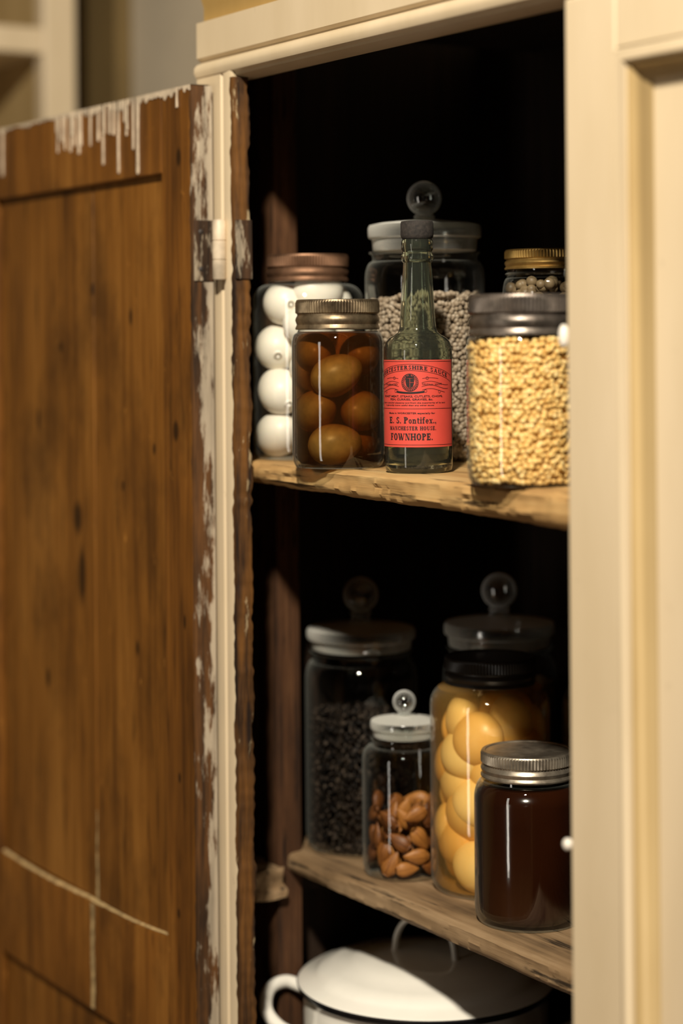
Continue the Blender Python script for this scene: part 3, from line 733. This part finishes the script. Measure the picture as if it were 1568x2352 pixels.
G = {
 'E': (.80, St(.2)+R_(.2, 0, .72, .16)+R_(.2, .84, .70, 1)+R_(.2, .42, .56, .58)+R_(.60, 0, .72, .30)+R_(.58, .70, .70, 1)+R_(.46, .34, .56, .66)),
 'F': (.72, St(.2)+R_(.2, 1-TN, .66, 1)+R_(.2, .43, .5, .57)+R_(.56, .68, .66, 1)+R_(.42, .34, .5, .66)),
 'H': (.98, St(.2)+St(.78)+R_(.2, .43, .78, .57)), 'I': (.42, St(.2)),
 'N': (.96, R_(.12, 0, .22, 1)+serif(.18, 0, .28)+R_(.02, .89, .3, 1)+Dg(.10, 1, .58, 0, .27)+R_(.74, 0, .84, 1)+serif(.78, .89, .3)),
 'M': (1.18, R_(.12, 0, .22, 1)+serif(.18, 0, .28)+R_(.03, .89, .3, 1)+Dg(.12, 1, .42, 0, .27)+Dg(.8, 1, .5, 0, .13)+St(.96)),
 'W': (1.30, Dg(.02, 1, .24, 0, .27)+Dg(.58, 1, .36, 0, .13)+Dg(.48, 1, .70, 0, .27)+Dg(1.14, 1, .84, 0, .12)+serif(.14, .89, .36)+serif(.6, .89, .32)+serif(1.18, .89, .24)),
 'O': (.92, Ar(.44, .5, .42, .51, 0, 360, .27, TN, 28)), 'C': (.82, Ar(.44, .5, .42, .51, 38, 322, .27, TN, 24)+R_(.68, .66, .77, 1)+R_(.68, .14, .77, .3)),
 'P': (.78, St(.2)+Ar(.3, .735, .44, .265, -90, 90, .26, TN)+R_(.2, .86, .32, 1)+R_(.2, .47, .32, .61)),
 'R': (.90, St(.2)+Ar(.3, .745, .42, .255, -90, 90, .25, .12)+R_(.2, .88, .32, 1)+R_(.2, .49, .32, .61)+Dg(.32, .5, .58, 0, .27)+R_(.62, 0, .88, .1)),
 'S': (.68, Ar(.33, .745, .28, .26, 25, 265, .21, .13, 18)+Ar(.33, .255, .29, .26, -155, 88, .21, .13, 18)+R_(.50, .70, .58, .97)+R_(.04, .04, .12, .3)),
 'T': (.82, St(.4)+R_(.04, 1-TN, .76, 1)+R_(.04, .68, .12, 1)+R_(.68, .68, .76, 1)),
 'A': (.98, Dg(.12, 0, .42, 1, .12)+Dg(.58, 0, .34, 1, .27)+R_(.24, .25, .7, .38)+serif(.16, 0, .28)+serif(.74, 0, .36)),
 'U': (.94, R_(.07, .32, .33, 1)+serif(.2, .89, .38)+R_(.67, .32, .77, 1)+serif(.72, .89, .28)+Ar(.43, .33, .36, .35, 180, 360, .22, .14)),
 'o': (.62, Ar(.3, .33, .28, .34, 0, 360, .19, .11, 22)), 'n': (.72, St(.16, .20, .66)+Ar(.36, .42, .25, .25, 0, 180, .19, .12)+R_(.42, 0, .61, .44)+serif(.52, 0, .28)),
 't': (.42, R_(.07, .1, .27, .86)+R_(.0, .56, .38, .67)+Ar(.26, .14, .19, .15, 180, 330, .17, .10)), 'i': (.36, St(.17, .20, .66)+Ar(.17, .87, .11, .11, 0, 360, .10, .10, 10)),
 'f': (.44, R_(.07, 0, .27, .84)+serif(.18, 0, .32)+R_(.0, .56, .38, .67)+Ar(.28, .82, .21, .19, 20, 180, .18, .12)),
 'e': (.60, Ar(.3, .33, .28, .34, 0, 325, .19, .11, 20)+R_(.12, .29, .57, .40)), 'x': (.64, Dg(.03, .66, .35, 0, .22)+Dg(.46, .66, .08, 0, .10)+serif(.14, .56, .26)+serif(.5, .56, .22)+serif(.12, 0, .22)+serif(.48, 0, .28)),
 '.': (.28, Ar(.12, .10, .11, .11, 0, 360, .10, .10, 10)), ',': (.28, Ar(.12, .10, .11, .11, 0, 360, .10, .10, 10)+Dg(.10, -.14, .14, .06, .08)), ' ': (.36, [])}
def serif_text(s, cap, width, z, ac=0.0, arc=0.0, track=.05):
    tot = sum(G[c][0]+track for c in s)-track; k = width/tot; x = -tot/2
    for c in s:
        w, polys = G[c]
        for P_ in polys:
            k0 = len(TV)
            for px, py in P_:
                a = (x+px)*k/RT; TV.append(wrap(a+ac, z+py*cap-arc*a*a, RT))
            TF.append(tuple(range(k0, k0+len(P_))))
        x += w+track
def line(a0, a1, z, w, fn=lambda a: 0, n=40):
    k0 = len(TV)
    for i in range(n+1):
        a = a0+(a1-a0)*i/n; dz = fn(a)
        TV.append(wrap(a, z+dz-w/2, RT)); TV.append(wrap(a, z+dz+w/2, RT))
    for i in range(n): TF.append((k0+2*i, k0+2*i+1, k0+2*i+3, k0+2*i+2))
def ring(cx, cz, r0, r1, n=40, a0=0, a1=360):
    k0 = len(TV)
    for i in range(n+1):
        a = math.radians(a0+(a1-a0)*i/n)
        for rr in (r0, r1): TV.append(wrap((cx+rr*math.cos(a))/RT, cz+rr*math.sin(a), RT))
    for i in range(n): TF.append((k0+2*i, k0+2*i+1, k0+2*i+3, k0+2*i+2))
serif_text('WORCESTERSHIRE SAUCE', .0034, .072, .0886, 0, .0050, .14)
line(-1.42, 1.42, .0876, .0003, lambda a: -.0050*a*a)
line(-1.42, 1.42, .0930, .0003, lambda a: -.0050*a*a)
add_text('ORIGINAL RECIPE', .0014, .0185, .0750, .66, -.006, .01)
add_text('CELEBRATED', .0014, .0165, .0750, -.66, -.006, .01)
for sgn in (-1, 1):
    for off in (0, .0032):
        line(sgn*.34, sgn*1.25, .0737+off, .0003, lambda a: .0016*math.sin((abs(a)-.3)*5.5))
    line(sgn*.36, sgn*1.1, .0707, .0003, lambda a: .0016*math.sin((abs(a)-.3)*5.5))
    line(sgn*.36, sgn*.85, .0805, .0003, lambda a: .0010*math.sin((abs(a)-.3)*5.5))
    ring(sgn*.0135, .0703, .0010, .0013, 16); ring(sgn*.0150, .0812, .0010, .0013, 16); ring(sgn*.0265, .0695, .0010, .0013, 16)
add_text('ROAST MEAT, STEAKS, CUTLETS, CHOPS,', .0016, .060, .0650, 0, 0, .02)
add_text('FISH, CURRIES, GRAVIES, &c.', .0016, .040, .0624, 0, 0, .02)
add_text('It gives a peculiar piquancy and from the superiority of its zest', .0011, .066, .0598, 0, 0, .02)
add_text('is generally more useful than any other sauce', .0011, .048, .0577, -.1, 0, .02)
line(-1.45, 1.45, .0553, .0003)
add_text('Made in WORCESTER especially for', .0014, .044, .0508, 0, 0, .02)
serif_text('E. S. Pontifex.,', .0054, .0445, .0428, .03, 0, .08)
serif_text('MANCHESTER HOUSE,', .0032, .0440, .0371, .03, 0, .12)
serif_text('FOWNHOPE.', .0058, .0395, .0286, 0, 0, .08)
line(-1.5, 1.5, .0246, .0003); line(-1.5, 1.5, .0953, .0003)
# crest: garter ring with studs, crown and quartered shield, ribbon below
ring(0, .0775, .0070, .0076); ring(0, .0775, .0048, .0053)
for i in range(26): ring(.0062*math.cos(i*2*PI/26), .0775+.0062*math.sin(i*2*PI/26), .0, .00062, 8)
def poly(pts):
    k0 = len(TV)
    for x, y in pts: TV.append(wrap(x/RT, .0775+y, RT))
    TF.append(tuple(range(k0, k0+len(pts))))
poly([(-.0038, .0001), (-.0001, .0001), (-.0001, .0034), (-.0038, .0034)]); poly([(.0002, .0003), (.0038, .0003), (.0038, .0034), (.0002, .0034)])
poly([(-.0038, -.0001), (-.0001, -.0001), (-.0001, -.0048), (-.0028, -.0034)]); poly([(.0002, -.0001), (.0038, -.0001), (.0028, -.0034), (.0002, -.0048)])
poly([(-.0036, .0036), (.0036, .0036), (.0042, .0064), (.0020, .0048), (.0000, .0074), (-.0020, .0048), (-.0042, .0064)])
line(-.42, .42, .0687, .0016, lambda a: .006*a*a, 20)
mesh_obj('lettering', TV, TF, m_ink, lb)

# ------------------------------------------------------------------ the enamel pot
pt = empty('enamel_pot', P_POT, 'white enamel cooking pot with lid and black rim under the lower shelf', 'pot')
R = .121; HR = .121
mesh_obj('pot_body', *lathe([(0, 0), (R*.80, 0), (R*.90, .004), (R*.97, .015), (R, .035), (R, HR-.014), (R*.99, HR-.006), (R*1.0, HR-.004), (R*.97, HR-.004), (R*.965, .03), (R*.85, .008), (0, .006)], 120), m_enamel, pt, smooth=40)
mesh_obj('rim', *lathe([(R*1.0, HR-.0045), (R*1.03, HR-.0035), (R*1.035, HR-.001), (R*1.02, HR+.0005), (R*.98, HR-.001)], 120, closed=True), m_rim, pt, smooth=60)
lid = mesh_obj('lid', *lathe([(R*.94, HR-.001), (R*1.045, HR+.0015), (R*1.05, HR+.003), (R*1.02, HR+.0055), (R*.93, HR+.0075), (R*.90, HR+.0105), (R*.86, HR+.0140), (R*.76, HR+.0175), (R*.62, HR+.0205), (R*.58, HR+.0228), (R*.40, HR+.0255), (R*.2, HR+.027), (0, HR+.0275)], 120), m_enamel, pt, smooth=50)
mesh_obj('lid_rim', *lathe([(R*1.038, HR+.0008), (R*1.052, HR+.0013), (R*1.055, HR+.0030), (R*1.048, HR+.0036)], 120, closed=True), m_rim, lid, smooth=60)
d = (RIGHT*.85+TOCAM*.5).normalized()
hp = [d*(-.034), d*(-.030)+Vector((0, 0, .020)), d*(-.016)+Vector((0, 0, .034)), d*.016+Vector((0, 0, .034)), d*.030+Vector((0, 0, .020)), d*.034]
hp = smooth_path([p+Vector((0, 0, HR+.0255)) for p in hp], 6)
mesh_obj('lid_handle', *tube(hp, .0028, 12, 2.0), m_enamel, lid, smooth=60)
for sgn in (-1, 1):
    o_ = RIGHT*sgn; tg = TOCAM
    hp = smooth_path([o_*(R*.985)+tg*(.030)*-1+Vector((0, 0, HR-.016)), o_*(R+.018)+tg*-.030+Vector((0, 0, HR-.009)), o_*(R+.034)+tg*-.014+Vector((0, 0, HR-.012)), o_*(R+.036)+tg*.010+Vector((0, 0, HR-.024)), o_*(R+.022)+tg*.026+Vector((0, 0, HR-.036)), o_*(R*.975)+tg*.030+Vector((0, 0, HR-.046))], 7)
    mesh_obj('handle', *tube(hp, .0066, 14, 1.0), m_enamel, pt, smooth=60)

# ------------------------------------------------------------------ light
def area(name, loc, target, size, power, color, size_y=None):
    ld = bpy.data.lights.new(name, 'AREA'); ld.size = size; ld.energy = power; ld.color = color; ld.shape = 'DISK'
    if size_y: ld.shape = 'RECTANGLE'; ld.size_y = size_y
    o = bpy.data.objects.new(name, ld); COL.objects.link(o); o.location = loc
    o.rotation_euler = (Vector(target)-Vector(loc)).to_track_quat('-Z', 'Y').to_euler(); return o
tgt = Vector((-1.45, .95, CAMZ-.15))
az, el, dist = math.radians(50), math.radians(40), 2.6
lp = tgt+Vector((math.sin(az)*math.cos(el), -math.cos(az)*math.cos(el), math.sin(el)))*dist
area('key_lamp', lp, tgt, .16, 120, (1, .905, .75))
area('streak_fill', (-1.0, -1.5, 1.05), (-1.5, 1.0, 1.1), .22, 7, (1, .92, .80), 1.7)  # added unseen strip light for streaks and fill on the glass
w = bpy.data.worlds.new('world'); SC.world = w; w.use_nodes = True
bg = w.node_tree.nodes['Background']; bg.inputs[0].default_value = (1, .80, .56, 1); bg.inputs[1].default_value = .012

# ------------------------------------------------------------------ camera
cd = bpy.data.cameras.new('camera'); cam = bpy.data.objects.new('camera', cd); COL.objects.link(cam); SC.camera = cam
cd.sensor_fit = 'VERTICAL'; cd.sensor_height = 36; cd.sensor_width = 24; cd.lens = 4600/2352*36
cd.shift_y = -406/2352
cam.matrix_world = Matrix.Translation((0, 0, CAMZ)) @ Matrix.Rotation(TH, 4, 'Z') @ Matrix.Rotation(PI/2, 4, 'X') @ Matrix.Rotation(math.radians(-.45), 4, 'Z')
cd.dof.use_dof = True; cd.dof.focus_distance = 1.72; cd.dof.aperture_fstop = 2.5
cd.clip_start = .05
SC.view_settings.view_transform = 'Standard'
